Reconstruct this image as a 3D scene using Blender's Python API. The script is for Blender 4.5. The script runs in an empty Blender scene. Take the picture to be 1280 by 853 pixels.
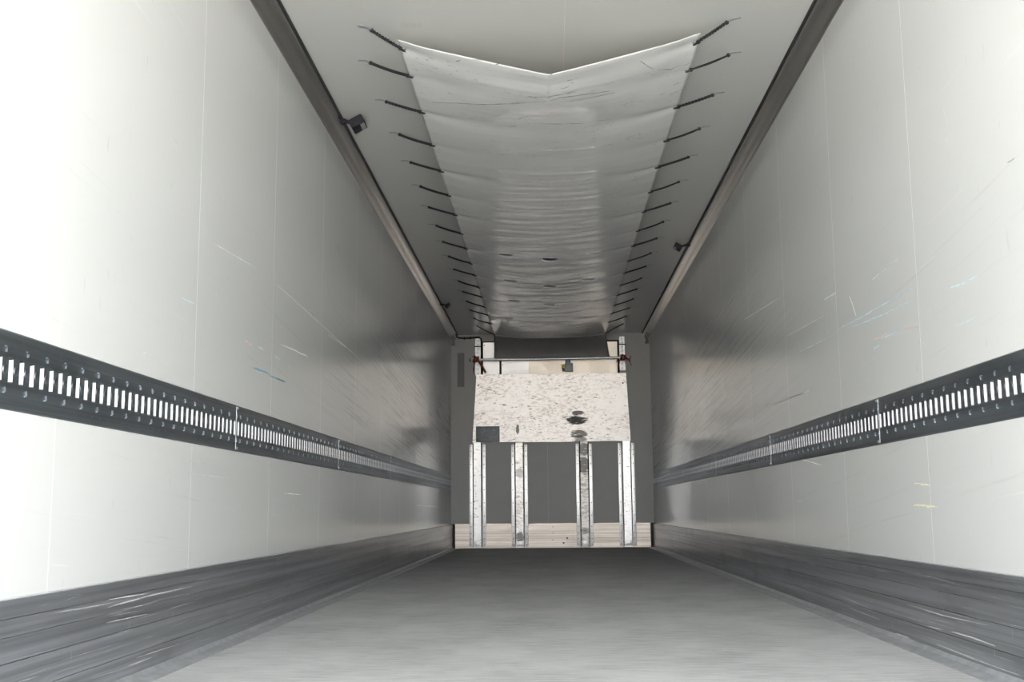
import bpy, bmesh, math, random
from mathutils import Vector, Matrix, noise

random.seed(7)
scene = bpy.context.scene
COL = scene.collection

# ------------------------------------------------------------------ camera
F_PX = 1400.0                       # focal length in pixels of the 1280x853 frame
CAM = Vector((-0.0188, 0.0, 0.476))
YAW, PITCH, ROLL = 0.03288, 0.14883, -0.00866
_fwd = Vector((-math.sin(YAW) * math.cos(PITCH), math.cos(YAW) * math.cos(PITCH), math.sin(PITCH)))
_r0 = Vector((math.cos(YAW), math.sin(YAW), 0)); _u0 = _r0.cross(_fwd)
_right = _r0 * math.cos(ROLL) + _u0 * math.sin(ROLL)
_up = -_r0 * math.sin(ROLL) + _u0 * math.cos(ROLL)
cam_data = bpy.data.cameras.new('camera')
cam_data.sensor_fit = 'HORIZONTAL'; cam_data.sensor_width = 36.0
cam_data.lens = F_PX / 1280 * 36.0
cam_data.clip_start = 0.02; cam_data.clip_end = 300
cam = bpy.data.objects.new('camera', cam_data); COL.objects.link(cam)
_b = -_fwd
cam.matrix_world = Matrix(((_right.x, _up.x, _b.x, CAM.x), (_right.y, _up.y, _b.y, CAM.y), (_right.z, _up.z, _b.z, CAM.z), (0, 0, 0, 1)))
scene.camera = cam

# ------------------------------------------------------------------ light: hazy bright sky outside the open rear doors, sun on the yard behind the trailer
world = bpy.data.worlds.new('overcast_sky'); scene.world = world; world.use_nodes = True
bg = world.node_tree.nodes['Background']
bg.inputs['Color'].default_value = (0.94, 0.975, 1.0, 1)
bg.inputs['Strength'].default_value = 10.9
sun_data = bpy.data.lights.new('sun_offscreen', 'SUN'); sun_data.energy = 40.0; sun_data.color = (1.0, .965, .915); sun_data.angle = math.radians(3)
sun = bpy.data.objects.new('sun_offscreen', sun_data); COL.objects.link(sun); sun.location = (12, 20, 25)
sun.rotation_euler = Vector((-.62, -.30, -.72)).to_track_quat('-Z', 'Y').to_euler()
scene.view_settings.view_transform = 'Standard'
scene.view_settings.look = 'None'
scene.view_settings.exposure = 0.0
scene.view_settings.gamma = 1.0
scene.view_settings.use_curve_mapping = False
scene.cycles.diffuse_bounces = 8
scene.cycles.glossy_bounces = 6

# ------------------------------------------------------------------ main sizes (metres); x across, y into the trailer, z up
HW = 1.23            # half width between the wall panels
YB = 13.74           # front bulkhead
Y0 = 0.44            # rear door sill
HC = 2.62            # ceiling
KICK = 0.288         # kick plate height
KX = HW - 0.02       # kick plate face
RB, RT = 0.704, 0.882  # rail bottom and top

def ray(px, py):
    return _right * ((px - 640) / F_PX) - _up * ((py - 426.5) / F_PX) + _fwd
def on_plane(axis, value, px, py):
    """the point of the plane (axis = value) that shows at a pixel of the photograph"""
    d = ray(px, py); t = (value - CAM[axis]) / d[axis]
    return CAM + d * t
def at_y(px, py, y): return on_plane(1, y, px, py)

# ------------------------------------------------------------------ materials
def new_mat(name):
    m = bpy.data.materials.new(name); m.use_nodes = True
    nt = m.node_tree
    return m, nt, nt.nodes['Principled BSDF']
def N(nt, kind, **kw):
    n = nt.nodes.new(kind)
    for k, v in kw.items():
        if k.startswith('_'): setattr(n, k[1:], v)
        else: n.inputs[k.replace('__', ' ')].default_value = v
    return n
def coords(nt, scale=(1, 1, 1), rot=(0, 0, 0), space='pos', loc=(0, 0, 0)):
    if space == 'pos':
        src = nt.nodes.new('ShaderNodeNewGeometry').outputs['Position']
    else:
        src = nt.nodes.new('ShaderNodeTexCoord').outputs['Object']
    mr = nt.nodes.new('ShaderNodeMapping'); mr.inputs['Rotation'].default_value = rot
    nt.links.new(src, mr.inputs['Vector'])
    mp = nt.nodes.new('ShaderNodeMapping'); mp.inputs['Scale'].default_value = scale; mp.inputs['Location'].default_value = loc
    nt.links.new(mr.outputs[0], mp.inputs['Vector'])
    return mp.outputs[0]
def noise_tex(nt, vec, scale=1.0, detail=4, rough=0.55):
    n = nt.nodes.new('ShaderNodeTexNoise'); n.inputs['Scale'].default_value = scale
    n.inputs['Detail'].default_value = detail; n.inputs['Roughness'].default_value = rough
    nt.links.new(vec, n.inputs['Vector']); return n.outputs['Fac']
def remap(nt, val, a, b, c=0.0, d=1.0, smooth=True):
    n = nt.nodes.new('ShaderNodeMapRange'); n.interpolation_type = 'SMOOTHSTEP' if smooth else 'LINEAR'
    nt.links.new(val, n.inputs['Value'])
    for k, v in zip(('From Min', 'From Max', 'To Min', 'To Max'), (a, b, c, d)): n.inputs[k].default_value = v
    return n.outputs['Result']
def math_n(nt, op, a, b=0.0):
    n = nt.nodes.new('ShaderNodeMath'); n.operation = op; n.use_clamp = op == 'ADD'
    for i, v in enumerate((a, b)):
        if isinstance(v, (int, float)): n.inputs[i].default_value = v
        else: nt.links.new(v, n.inputs[i])
    return n.outputs[0]
def mix(nt, fac, a, b):
    n = nt.nodes.new('ShaderNodeMix'); n.data_type = 'RGBA'
    if isinstance(fac, (int, float)): n.inputs['Factor'].default_value = fac
    else: nt.links.new(fac, n.inputs['Factor'])
    for key, v in (('A', a), ('B', b)):
        sock = [s for s in n.inputs if s.name == key and s.type == 'RGBA'][0]
        if isinstance(v, tuple): sock.default_value = (*v[:3], 1)
        else: nt.links.new(v, sock)
    return [s for s in n.outputs if s.type == 'RGBA'][0]
def bump(nt, bsdf, height, strength=0.1, dist=0.002):
    n = nt.nodes.new('ShaderNodeBump'); n.inputs['Strength'].default_value = strength; n.inputs['Distance'].default_value = dist
    nt.links.new(height, n.inputs['Height']); nt.links.new(n.outputs[0], bsdf.inputs['Normal'])
def xyz(nt):
    s = nt.nodes.new('ShaderNodeSeparateXYZ'); nt.links.new(nt.nodes.new('ShaderNodeNewGeometry').outputs['Position'], s.inputs[0]); return s.outputs

def plain(name, col, rough=0.5, metal=0.0, var=0.12, scale=14.0, space='obj', spec=0.5):
    """a plain procedural finish: base colour with a little noise in colour and gloss"""
    m, nt, b = new_mat(name)
    f = noise_tex(nt, coords(nt, space=space), scale, 4)
    dark = tuple(c * (1 - var) for c in col); light = tuple(min(1, c * (1 + var)) for c in col)
    nt.links.new(mix(nt, remap(nt, f, .3, .7), dark, light), b.inputs['Base Color'])
    if var > 0: nt.links.new(remap(nt, f, .3, .7, rough * .93, min(1, rough * 1.08)), b.inputs['Roughness'])
    else: b.inputs['Roughness'].default_value = rough
    b.inputs['Metallic'].default_value = metal; b.inputs['Specular IOR Level'].default_value = spec
    return m

def wall_material(name, tilt):
    m, nt, b = new_mat(name)
    c = (0.645, 0.65, 0.635)
    P = xyz(nt)
    # load scuffs: streaks that run along the wall and drop towards the bulkhead, densest at pallet height
    v = coords(nt, (1, .4, 34), (tilt, 0, 0))
    s1 = noise_tex(nt, v, 1.6, 6, .7)
    v2 = coords(nt, (1, .7, 55), (tilt * 1.6, 0, 0), loc=(3, 5, 1))
    s2 = noise_tex(nt, v2, 1.0, 5, .65)
    patch = noise_tex(nt, coords(nt, (1, .55, 1.0), loc=(0, 2.3, 0)), 1.1, 3)
    band = math_n(nt, 'MULTIPLY', remap(nt, P['Z'], .75, 1.05), remap(nt, P['Z'], 2.15, 1.45))
    deep = remap(nt, P['Y'], 5.0, 9.5)
    streak = math_n(nt, 'MULTIPLY', remap(nt, s1, .48, .62), remap(nt, patch, .36, .56))
    streak = math_n(nt, 'MULTIPLY', streak, math_n(nt, 'MULTIPLY', band, deep))
    c = mix(nt, math_n(nt, 'MULTIPLY', streak, .8), c, (0.25, 0.235, 0.22))
    fine = math_n(nt, 'MULTIPLY', remap(nt, s2, .60, .72), remap(nt, P['Z'], 2.0, 1.2))
    c = mix(nt, math_n(nt, 'MULTIPLY', fine, .40), c, (0.52, 0.51, 0.50))
    v3 = coords(nt, (1, 1.3, 60), (tilt * 1.2, 0, 0), loc=(9, 1, 7))
    s3 = noise_tex(nt, v3, 1.0, 4, .6)
    c = mix(nt, math_n(nt, 'MULTIPLY', remap(nt, s3, .66, .74), .5), c, (0.74, 0.74, 0.73))
    # small upright knocks
    k = noise_tex(nt, coords(nt, (1, 46, 9), loc=(2, 0, 4)), 1.0, 2, .5)
    c = mix(nt, math_n(nt, 'MULTIPLY', remap(nt, k, .70, .78), .35), c, (0.5, 0.49, 0.47))
    nt.links.new(c, b.inputs['Base Color'])
    b.inputs['Roughness'].default_value = .16
    return m

def metal_plank_material(name, col, axis, scratch=(.62, .62, .63), amount=.6, rough=.36, metal=.85, blue=False):
    """extruded aluminium: long drawn streaks along one axis, bright scratches and grime"""
    m, nt, b = new_mat(name)
    st = {'y': (1, .35, 40), 'x': (.5, 1, 40)}[axis]
    a = noise_tex(nt, coords(nt, st), 1.0, 5, .6)
    dark = tuple(q * .70 for q in col); lite = tuple(q * 1.30 for q in col)
    c = mix(nt, remap(nt, a, .3, .7), dark, lite)
    st2 = {'y': (1, .9, 150), 'x': (.9, 1, 120)}[axis]
    s = noise_tex(nt, coords(nt, st2, loc=(1, 2, 3)), 1.0, 4, .6)
    c = mix(nt, math_n(nt, 'MULTIPLY', remap(nt, s, .64, .72), amount), c, scratch)
    g = noise_tex(nt, coords(nt, (.8, .8, 2.5)), 2.2, 4)
    c = mix(nt, math_n(nt, 'MULTIPLY', remap(nt, g, .52, .72), .45), c, tuple(q * .45 for q in col))
    if blue:
        bl = noise_tex(nt, coords(nt, (1, 3.0, 26), loc=(4, 4, 0)), .8, 3)
        c = mix(nt, math_n(nt, 'MULTIPLY', remap(nt, bl, .70, .78), .5), c, (.20, .33, .52))
    nt.links.new(c, b.inputs['Base Color'])
    b.inputs['Roughness'].default_value = rough
    b.inputs['Metallic'].default_value = metal
    bump(nt, b, a, .06, .001)
    return m

def worn_sheet_material(name, col, grime, spots=(), rough=.42, metal=.75, density=.55, aniso=0.0):
    """scraped metal sheet on the bulkhead: light sheet, brown rubs, dark gouges and black smears at given spots (x, z, rx, rz, strength)"""
    m, nt, b = new_mat(name)
    P = xyz(nt)
    n1 = noise_tex(nt, coords(nt, (22, 1, 46)), 1.0, 6, .72)
    area = remap(nt, noise_tex(nt, coords(nt, (2.6, 1, 3.4), loc=(0, 0, 4)), 1.0, 3), .38, .62, .12, .75)
    c = mix(nt, math_n(nt, 'MULTIPLY', remap(nt, n1, density - .05, density + .14), area), col, grime)
    n2 = noise_tex(nt, coords(nt, (13, 1, 48), loc=(3, 0, 1)), 1.0, 4, .7)
    c = mix(nt, math_n(nt, 'MULTIPLY', remap(nt, n2, .60, .66), .8), c, (0.13, 0.105, 0.085))
    n3 = noise_tex(nt, coords(nt, (4, 1, 90), loc=(0, 0, 7)), 1.0, 3)
    c = mix(nt, math_n(nt, 'MULTIPLY', remap(nt, n3, .66, .74), .5), c, (0.3, 0.26, 0.22))
    n4 = noise_tex(nt, coords(nt, (34, 1, 14), loc=(5, 0, 2)), 1.0, 3)
    c = mix(nt, math_n(nt, 'MULTIPLY', remap(nt, n4, .70, .75), .7), c, (0.10, 0.08, 0.07))
    warp = noise_tex(nt, coords(nt, (9, 1, 70), loc=(1, 0, 9)), 1.0, 5, .7)
    for sx, sz, rx, rz, k in spots:
        dx = math_n(nt, 'DIVIDE', math_n(nt, 'SUBTRACT', P['X'], sx), rx)
        dz = math_n(nt, 'DIVIDE', math_n(nt, 'SUBTRACT', P['Z'], sz), rz)
        r2 = math_n(nt, 'POWER', math_n(nt, 'ABSOLUTE', dx), 2.0)
        rr = nt.nodes.new('ShaderNodeMath'); rr.operation = 'ADD'
        nt.links.new(r2, rr.inputs[0]); nt.links.new(math_n(nt, 'POWER', math_n(nt, 'ABSOLUTE', dz), 2.0), rr.inputs[1])
        inside = remap(nt, rr.outputs[0], 1.3, .2)
        w2 = nt.nodes.new('ShaderNodeMath'); w2.operation = 'MULTIPLY_ADD'; nt.links.new(warp, w2.inputs[0]); w2.inputs[1].default_value = 2.6; w2.inputs[2].default_value = -1.35
        f = remap(nt, math_n(nt, 'ADD', inside, w2.outputs[0]), .50, .78)
        f = math_n(nt, 'MULTIPLY', f, remap(nt, inside, 0, .15))
        c = mix(nt, math_n(nt, 'MULTIPLY', f, k), c, (0.05, 0.048, 0.045))
    nt.links.new(c, b.inputs['Base Color'])
    b.inputs['Roughness'].default_value = rough
    b.inputs['Metallic'].default_value = metal
    bump(nt, b, n1, .03, .001)
    if aniso:   # sheet brushed from side to side: its gloss spreads up and down
        b.inputs['Anisotropic'].default_value = aniso
        t = nt.nodes.new('ShaderNodeCombineXYZ'); t.inputs['Z'].default_value = 1.0; nt.links.new(t.outputs[0], b.inputs['Tangent'])
    return m

def floor_material():
    m, nt, b = new_mat('floor_grey_coating')
    big = noise_tex(nt, coords(nt, (1.6, 1.1, 1)), 1.6, 6, .65)
    fine = noise_tex(nt, coords(nt, (7, 55, 1), (0, 0, .06)), 1.0, 4, .7)
    grit = noise_tex(nt, coords(nt, (1, 1, 1)), 260, 2)
    c = mix(nt, remap(nt, big, .3, .72), (0.28, 0.285, 0.285), (0.43, 0.435, 0.435))
    c = mix(nt, math_n(nt, 'MULTIPLY', remap(nt, fine, .35, .65), .6), c, (0.51, 0.515, 0.515))
    c = mix(nt, math_n(nt, 'MULTIPLY', remap(nt, grit, .5, .7), .3), c, (0.2, 0.2, 0.2))
    sc = noise_tex(nt, coords(nt, (8, 60, 1), (0, 0, .25), loc=(0, 7, 0)), 1.0, 3)
    c = mix(nt, math_n(nt, 'MULTIPLY', remap(nt, sc, .70, .77), .4), c, (0.62, 0.62, 0.6))
    nt.links.new(c, b.inputs['Base Color'])
    b.inputs['Roughness'].default_value = .6
    b.inputs['Specular IOR Level'].default_value = .3
    bump(nt, b, math_n(nt, 'MULTIPLY', math_n(nt, 'MULTIPLY', grit, .6), fine), .25, .002)
    return m

def tarp_material():
    m, nt, b = new_mat('white_pvc_tarpaulin')
    soft = noise_tex(nt, coords(nt, (2, .7, 1)), 1.5, 5)
    c = mix(nt, remap(nt, soft, .3, .75), (0.88, 0.875, 0.865), (0.84, 0.835, 0.82))
    d = noise_tex(nt, coords(nt, (6, 26, 1), (0, 0, .08), loc=(2, 1, 0)), 1.0, 5, .75)
    P = xyz(nt)
    near = remap(nt, P['Y'], 7.2, 5.2)
    c = mix(nt, math_n(nt, 'MULTIPLY', math_n(nt, 'MULTIPLY', remap(nt, d, .63, .70), near), .7), c, (0.16, 0.15, 0.15))
    g = noise_tex(nt, coords(nt, (30, 60, 1), loc=(7, 1, 0)), 1.0, 3)
    patch = noise_tex(nt, coords(nt, (3, 4, 1), loc=(1, 5, 0)), 1.0, 2)
    gg = math_n(nt, 'MULTIPLY', remap(nt, g, .6, .7), remap(nt, patch, .52, .64))
    c = mix(nt, math_n(nt, 'MULTIPLY', gg, .5), c, (0.22, 0.21, 0.21))
    nt.links.new(c, b.inputs['Base Color'])
    b.inputs['Roughness'].default_value = .14; b.inputs['Specular IOR Level'].default_value = .8
    w = noise_tex(nt, coords(nt, (2.2, 34, 1)), 1.0, 3)
    mid = nt.nodes.new('ShaderNodeMath'); mid.operation = 'ABSOLUTE'; nt.links.new(P['X'], mid.inputs[0])
    w = math_n(nt, 'MULTIPLY', w, math_n(nt, 'MULTIPLY', remap(nt, mid.outputs[0], .5, .2), remap(nt, P['Y'], 6.0, 8.5, .12, 1)))
    bump(nt, b, w, .6, .010)
    return m

M = {}
M['wall_l'] = wall_material('white_wall_panel_streaked', 0.05)
M['wall_r'] = wall_material('white_wall_panel_scuffed', 0.06)
M['sealant'] = plain('white_sealant', (.80, .80, .785), .5, var=.03)
M['core'] = plain('foam_core', (.72, .71, .66), .8)
M['ceiling'] = plain('ceiling_white_panel', (.66, .66, .635), .24, var=.0, scale=2.0)
M['back'] = plain('grey_bulkhead_wall', (.44, .43, .41), .42, var=.02, scale=5)
M['kick'] = metal_plank_material('kick_plate_aluminium', (.40, .41, .44), 'y', blue=True, rough=.30)
M['kick_back'] = metal_plank_material('bulkhead_kick_aluminium', (.52, .455, .395), 'x', scratch=(.8, .76, .7), amount=.3, rough=.42, metal=.8)
M['strip'] = plain('floor_edge_strip', (.36, .37, .385), .42, .4, .15, 20, 'pos')
M['floor'] = floor_material()
M['rail'] = metal_plank_material('galvanised_rail_steel', (.22, .245, .27), 'y', scratch=(.5, .53, .56), amount=.25, rough=.34, metal=.9)
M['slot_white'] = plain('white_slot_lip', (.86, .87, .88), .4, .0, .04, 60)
M['trim'] = plain('ceiling_cove_aluminium', (.70, .67, .62), .24, .9, .0, 4, 'pos')
M['rubber'] = plain('black_rubber', (.018, .018, .02), .55)
M['strap'] = plain('black_strap_webbing', (.016, .015, .018), .6, var=.3, scale=200)
M['steel'] = plain('zinc_steel', (.55, .56, .58), .35, .9, .1, 40)
M['screw'] = plain('dark_screw_head', (.07, .065, .06), .5, .6)
M['black_plastic'] = plain('black_lamp_plastic', (.022, .022, .028), .6, spec=.2)
M['lens'] = plain('lamp_lens_grey', (.30, .31, .33), .25)
M['tarp'] = tarp_material()
M['seam_cream'] = plain('cream_sealant', (.72, .63, .52), .45, .0, .06, 6)
M['cream'] = plain('cream_housing_panel', (.90, .80, .68), .46, .85, .04, 6)
M['white_panel'] = plain('white_housing_panel', (.97, .94, .90), .46, .85, .04, 6)
M['upright'] = plain('perforated_upright_zinc', (.70, .69, .68), .4, .6, .12, 30)
M['red'] = plain('red_strap_webbing', (.34, .055, .03), .7, var=.25, scale=60)
M['box_grey'] = plain('grey_enamel_box', (.36, .39, .42), .45, .3)
M['brass'] = plain('brass_latch', (.46, .32, .08), .45, .5)
M['plate_grey'] = plain('dull_zinc_plate', (.25, .26, .27), .5, .3, .12, 25)
M['sticker'] = plain('dark_grey_sticker', (.215, .215, .21), .5, var=.04)
M['ground'] = plain('yard_concrete', (.48, .46, .435), .85, var=.15, scale=.7, space='pos')

for k in ('cream', 'white_panel'):      # brushed from side to side like the sheet below them
    _nt = M[k].node_tree; _b = _nt.nodes['Principled BSDF']; _b.inputs['Anisotropic'].default_value = .9
    _t = _nt.nodes.new('ShaderNodeCombineXYZ'); _t.inputs['Z'].default_value = 1.0; _nt.links.new(_t.outputs[0], _b.inputs['Tangent'])

# ------------------------------------------------------------------ mesh helpers
def finish(bm, name, mats, parent=None, smooth=False, sharp=math.radians(40), recalc=True):
    if recalc: bmesh.ops.recalc_face_normals(bm, faces=bm.faces)
    me = bpy.data.meshes.new(name); bm.to_mesh(me); bm.free()
    for m in (mats if isinstance(mats, (list, tuple)) else [mats]): me.materials.append(M[m])
    if smooth:
        for p in me.polygons: p.use_smooth = True
        me.set_sharp_from_angle(angle=sharp)
    o = bpy.data.objects.new(name, me); COL.objects.link(o)
    if parent: o.parent = parent
    return o
def share(o, name, parent=None, loc=(0, 0, 0), rot=(0, 0, 0)):
    c = bpy.data.objects.new(name, o.data); COL.objects.link(c); c.parent = parent; c.location = loc; c.rotation_euler = rot
    return c
def empty(name, loc=(0, 0, 0)):
    o = bpy.data.objects.new(name, None); COL.objects.link(o); o.location = loc; o.empty_display_size = .1
    return o
def tag(o, label=None, cat=None, group=None, kind=None):
    if label: o['label'] = label
    if cat: o['category'] = cat
    if group: o['group'] = group
    if kind: o['kind'] = kind
    return o
def box(bm, x0, x1, y0, y1, z0, z1, bev=0.0, mi=0):
    vs = [bm.verts.new((x, y, z)) for x in (x0, x1) for y in (y0, y1) for z in (z0, z1)]
    fs = [bm.faces.new([vs[i] for i in q]) for q in ((0, 1, 3, 2), (4, 6, 7, 5), (0, 4, 5, 1), (2, 3, 7, 6), (0, 2, 6, 4), (1, 5, 7, 3))]
    for f in fs: f.material_index = mi
    if bev:
        es = {e for f in fs for e in f.edges}
        r = bmesh.ops.bevel(bm, geom=list(es), offset=bev, segments=2, affect='EDGES', profile=.6)
        for f in r['faces']: f.material_index = mi
    return fs
def boxo(name, mat, parent, x0, x1, y0, y1, z0, z1, bev=0.0):
    bm = bmesh.new(); box(bm, x0, x1, y0, y1, z0, z1, bev); return finish(bm, name, mat, parent)
def frame_at(path, i):
    a = path[max(0, i - 1)]; b = path[min(len(path) - 1, i + 1)]; t = (b - a).normalized()
    ref = Vector((0, 0, 1)) if abs(t.z) < .92 else Vector((0, 1, 0))
    s = t.cross(ref).normalized(); return t, s, s.cross(t)
def tube(bm, path, r, n=8, mi=0, caps=True):
    path = [Vector(p) for p in path]; rings = []
    for i, p in enumerate(path):
        t, s, u = frame_at(path, i); rr = r[i] if isinstance(r, (list, tuple)) else r
        rings.append([bm.verts.new(p + (s * math.cos(a) + u * math.sin(a)) * rr) for a in [2 * math.pi * k / n for k in range(n)]])
    for a, b in zip(rings, rings[1:]):
        for k in range(n): bm.faces.new((a[k], a[(k + 1) % n], b[(k + 1) % n], b[k])).material_index = mi
    if caps:
        bm.faces.new(rings[0][::-1]).material_index = mi; bm.faces.new(rings[-1]).material_index = mi
def band(bm, path, width, thick, twist=None, mi=0):
    """flat strap along a path; twist(i) gives the roll about the path"""
    path = [Vector(p) for p in path]; rings = []
    for i, p in enumerate(path):
        t, s, u = frame_at(path, i); a = twist(i) if twist else 0
        s2 = s * math.cos(a) + u * math.sin(a); u2 = -s * math.sin(a) + u * math.cos(a)
        rings.append([bm.verts.new(p + s2 * (sx * width / 2) + u2 * (sz * thick / 2)) for sx, sz in ((-1, -1), (1, -1), (1, 1), (-1, 1))])
    for a, b in zip(rings, rings[1:]):
        for k in range(4): bm.faces.new((a[k], a[(k + 1) % 4], b[(k + 1) % 4], b[k])).material_index = mi
    bm.faces.new(rings[0][::-1]).material_index = mi; bm.faces.new(rings[-1]).material_index = mi
def cyl(bm, c, axis, r, h, n=12, mi=0):
    c = Vector(c); a = Vector(axis).normalized(); tube(bm, [c, c + a * h], r, n, mi)
def torus(bm, c, R, r, normal=(0, 0, 1), n=16, m=6, mi=0):
    q = Vector((0, 0, 1)).rotation_difference(Vector(normal).normalized()); rings = []
    for i in range(n):
        a = 2 * math.pi * i / n
        rings.append([bm.verts.new(Vector(c) + q @ Vector(((R + r * math.cos(b)) * math.cos(a), (R + r * math.cos(b)) * math.sin(a), r * math.sin(b)))) for b in [2 * math.pi * k / m for k in range(m)]])
    for i in range(n):
        for k in range(m):
            bm.faces.new((rings[i][k], rings[(i + 1) % n][k], rings[(i + 1) % n][(k + 1) % m], rings[i][(k + 1) % m])).material_index = mi

# ================================================================== THE SHELL
# yard outside the open rear doors
bm = bmesh.new(); box(bm, -150, 150, -300, 40, -1.45, -1.25)
tag(finish(bm, 'ground', 'ground'), 'pale concrete yard outside the open trailer', kind='structure')

# floor
fl = boxo('floor', 'floor', None, -HW - .02, HW + .02, Y0, YB + .1, -.12, 0)
tag(fl, 'grey textured trailer floor, paler where it is worn', kind='structure')

# ceiling: foam deck with two long panels meeting on the centre line
ce = boxo('ceiling', 'core', None, -HW - .08, HW + .08, Y0, YB + .1, HC + .02, HC + .10)
tag(ce, 'smooth off-white trailer ceiling', kind='structure')
cseam = on_plane(2, HC, 706, 20).x
CE = HW - .084
boxo('ceiling_panel', 'ceiling', ce, -CE, cseam - .0012, Y0, YB, HC, HC + .02)
boxo('ceiling_panel', 'ceiling', ce, cseam + .0012, CE, Y0, YB, HC, HC + .02)
boxo('seam_sealant', 'seam_cream', ce, cseam - .0012, cseam + .0012, Y0, YB, HC + .0008, HC + .0195)

# side walls: foam shell, upper and lower liner panels with white seams
PW = 1.057
SEAMS = [2.708 + PW * k for k in range(-2, 11)]
EDGES = [Y0] + [s for s in SEAMS if Y0 + .1 < s < YB - .1] + [YB]
def side_wall(side):
    s = -1 if side == 'left' else 1
    w = boxo('wall_' + side, 'core', None, *sorted((s * (HW + .02), s * (HW + .08))), Y0, YB + .1, -.12, HC + .10)
    tag(w, 'white liner wall with the grey label strip at its far end' if s < 0 else 'white liner wall with long pale-blue scuffs', kind='structure')
    for z0, z1 in ((RT, HC + .02), (KICK - .04, RB)):
        proto = None
        for a, b in zip(EDGES, EDGES[1:]):
            if abs((b - a) - PW) < 1e-6 and proto:
                share(proto, 'wall_panel', w, (0, a, 0)); continue
            bm = bmesh.new(); box(bm, *sorted((s * HW, s * (HW + .02))), .0016, b - a - .0016, z0, z1)
            o = finish(bm, 'wall_panel', 'wall_l' if s < 0 else 'wall_r', w); o.location.y = a
            if abs((b - a) - PW) < 1e-6: proto = o
        st = None
        for e in EDGES[1:-1]:
            if st: share(st, 'seam_sealant', w, (0, e, 0)); continue
            bm = bmesh.new(); box(bm, *sorted((s * (HW + .0003), s * (HW + .0198))), -.0016, .0016, z0, z1)
            st = finish(bm, 'seam_sealant', 'sealant', w); st.location.y = e
    # back of the rail recess
    boxo('rail_recess', 'rail', w, *sorted((s * (HW + .0185), s * (HW + .0199))), Y0, YB, RB, RT)
    return w
walls = {'left': side_wall('left'), 'right': side_wall('right')}

# front bulkhead wall, two grey sheets
wb = boxo('wall_back', 'core', None, -HW - .08, HW + .08, YB + .02, YB + .1, -.12, HC + .10)
tag(wb, 'grey painted front bulkhead wall', kind='structure')
xs = at_y(685, 600, YB).x
boxo('wall_panel', 'back', wb, -HW - .02, xs - .0015, YB, YB + .02, .0, HC + .02)
boxo('wall_panel', 'back', wb, xs + .0015, HW + .02, YB, YB + .02, .0, HC + .02)

# cove trims between wall and ceiling
def cove(n, s):
    prof = [(HW + .001, 2.560), (HW - .008, 2.561), (HW - .020, 2.570), (HW - .030, 2.582), (HW - .042, 2.596), (HW - .058, 2.606), (HW - .076, 2.612), (HW - .084, 2.613), (HW - .084, HC + .015), (HW + .001, HC + .015)]
    bm = bmesh.new(); y0, y1 = Y0, YB - .03
    A = [bm.verts.new((s * x, y0, z)) for x, z in prof]; B = [bm.verts.new((s * x, y1, z)) for x, z in prof]
    for i in range(len(prof)): bm.faces.new((A[i], A[(i + 1) % len(prof)], B[(i + 1) % len(prof)], B[i]))
    bm.faces.new(A[::-1]); bm.faces.new(B)
    o = finish(bm, 'trim_%d' % n, 'trim', None, smooth=True, sharp=math.radians(50))
    tag(o, 'aluminium cove trim along the ceiling edge', kind='structure')
    boxo('rubber_gasket', 'rubber', o, *sorted((s * (HW - .095), s * (HW - .083))), Y0, YB - .002, 2.6085, HC + .005)
    # end fitting on the bulkhead side
    bm = bmesh.new(); cx = s * (HW - .035)
    cyl(bm, (cx, YB - .05, 2.575), (0, 1, 0), .030, .045, 14)
    cyl(bm, (cx, YB - .035, 2.565), (0, 0, -1), .017, .075, 12)
    cyl(bm, (cx, YB - .035, 2.50), (0, 0, -1), .024, .02, 12)
    finish(bm, 'drain_fitting', 'sticker', o, smooth=True)
    return o
cove(1, -1); cove(2, 1)

# kick plates: extruded planks, one above the other
PL = [(0.0, .0785, 0), (.0793, .1505, .001), (.1513, .2065, 0), (.2073, .2465, .0022), (.2473, KICK, .0008)]
def kick(side):
    s = -1 if side == 'left' else 1
    root = empty('baseboard_' + side); root['kind'] = 'structure'
    root['label'] = 'scratched dark aluminium kick plate along the wall foot'
    for z0, z1, out in PL:
        for a, b in ((Y0, 10.93), (10.934, YB - .03)):
            boxo('kick_plank', 'kick', root, *sorted((s * (KX - out), s * (HW + .001))), a, b, z0, z1, .0015)
    boxo('groove_backing', 'kick', root, *sorted((s * (KX + .004), s * (HW + .0008))), Y0, YB - .03, 0, KICK - .002)
    boxo('corner_seal', 'rubber', root, *sorted((s * (KX - .028), s * HW)), YB - .035, YB - .001, 0, KICK + .01, .004)
    return root
kicks = {'left': kick('left'), 'right': kick('right')}
def floor_strip(n, s):
    bm = bmesh.new()
    prof = [(KX + .002, 0), (KX + .002, .022), (KX - .003, .022), (KX - .014, .010), (KX - .046, .006), (KX - .053, .001), (KX - .053, 0)]
    A = [bm.verts.new((s * x, Y0, z)) for x, z in prof]; B = [bm.verts.new((s * x, YB - .06, z)) for x, z in prof]
    for i in range(len(prof)): bm.faces.new((A[i], A[(i + 1) % len(prof)], B[(i + 1) % len(prof)], B[i]))
    bm.faces.new(A[::-1]); bm.faces.new(B)
    tag(finish(bm, 'trim_%d' % n, 'strip', None, smooth=True), 'grey sealing strip between floor and kick plate', kind='structure')
floor_strip(3, -1); floor_strip(4, 1)

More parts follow.
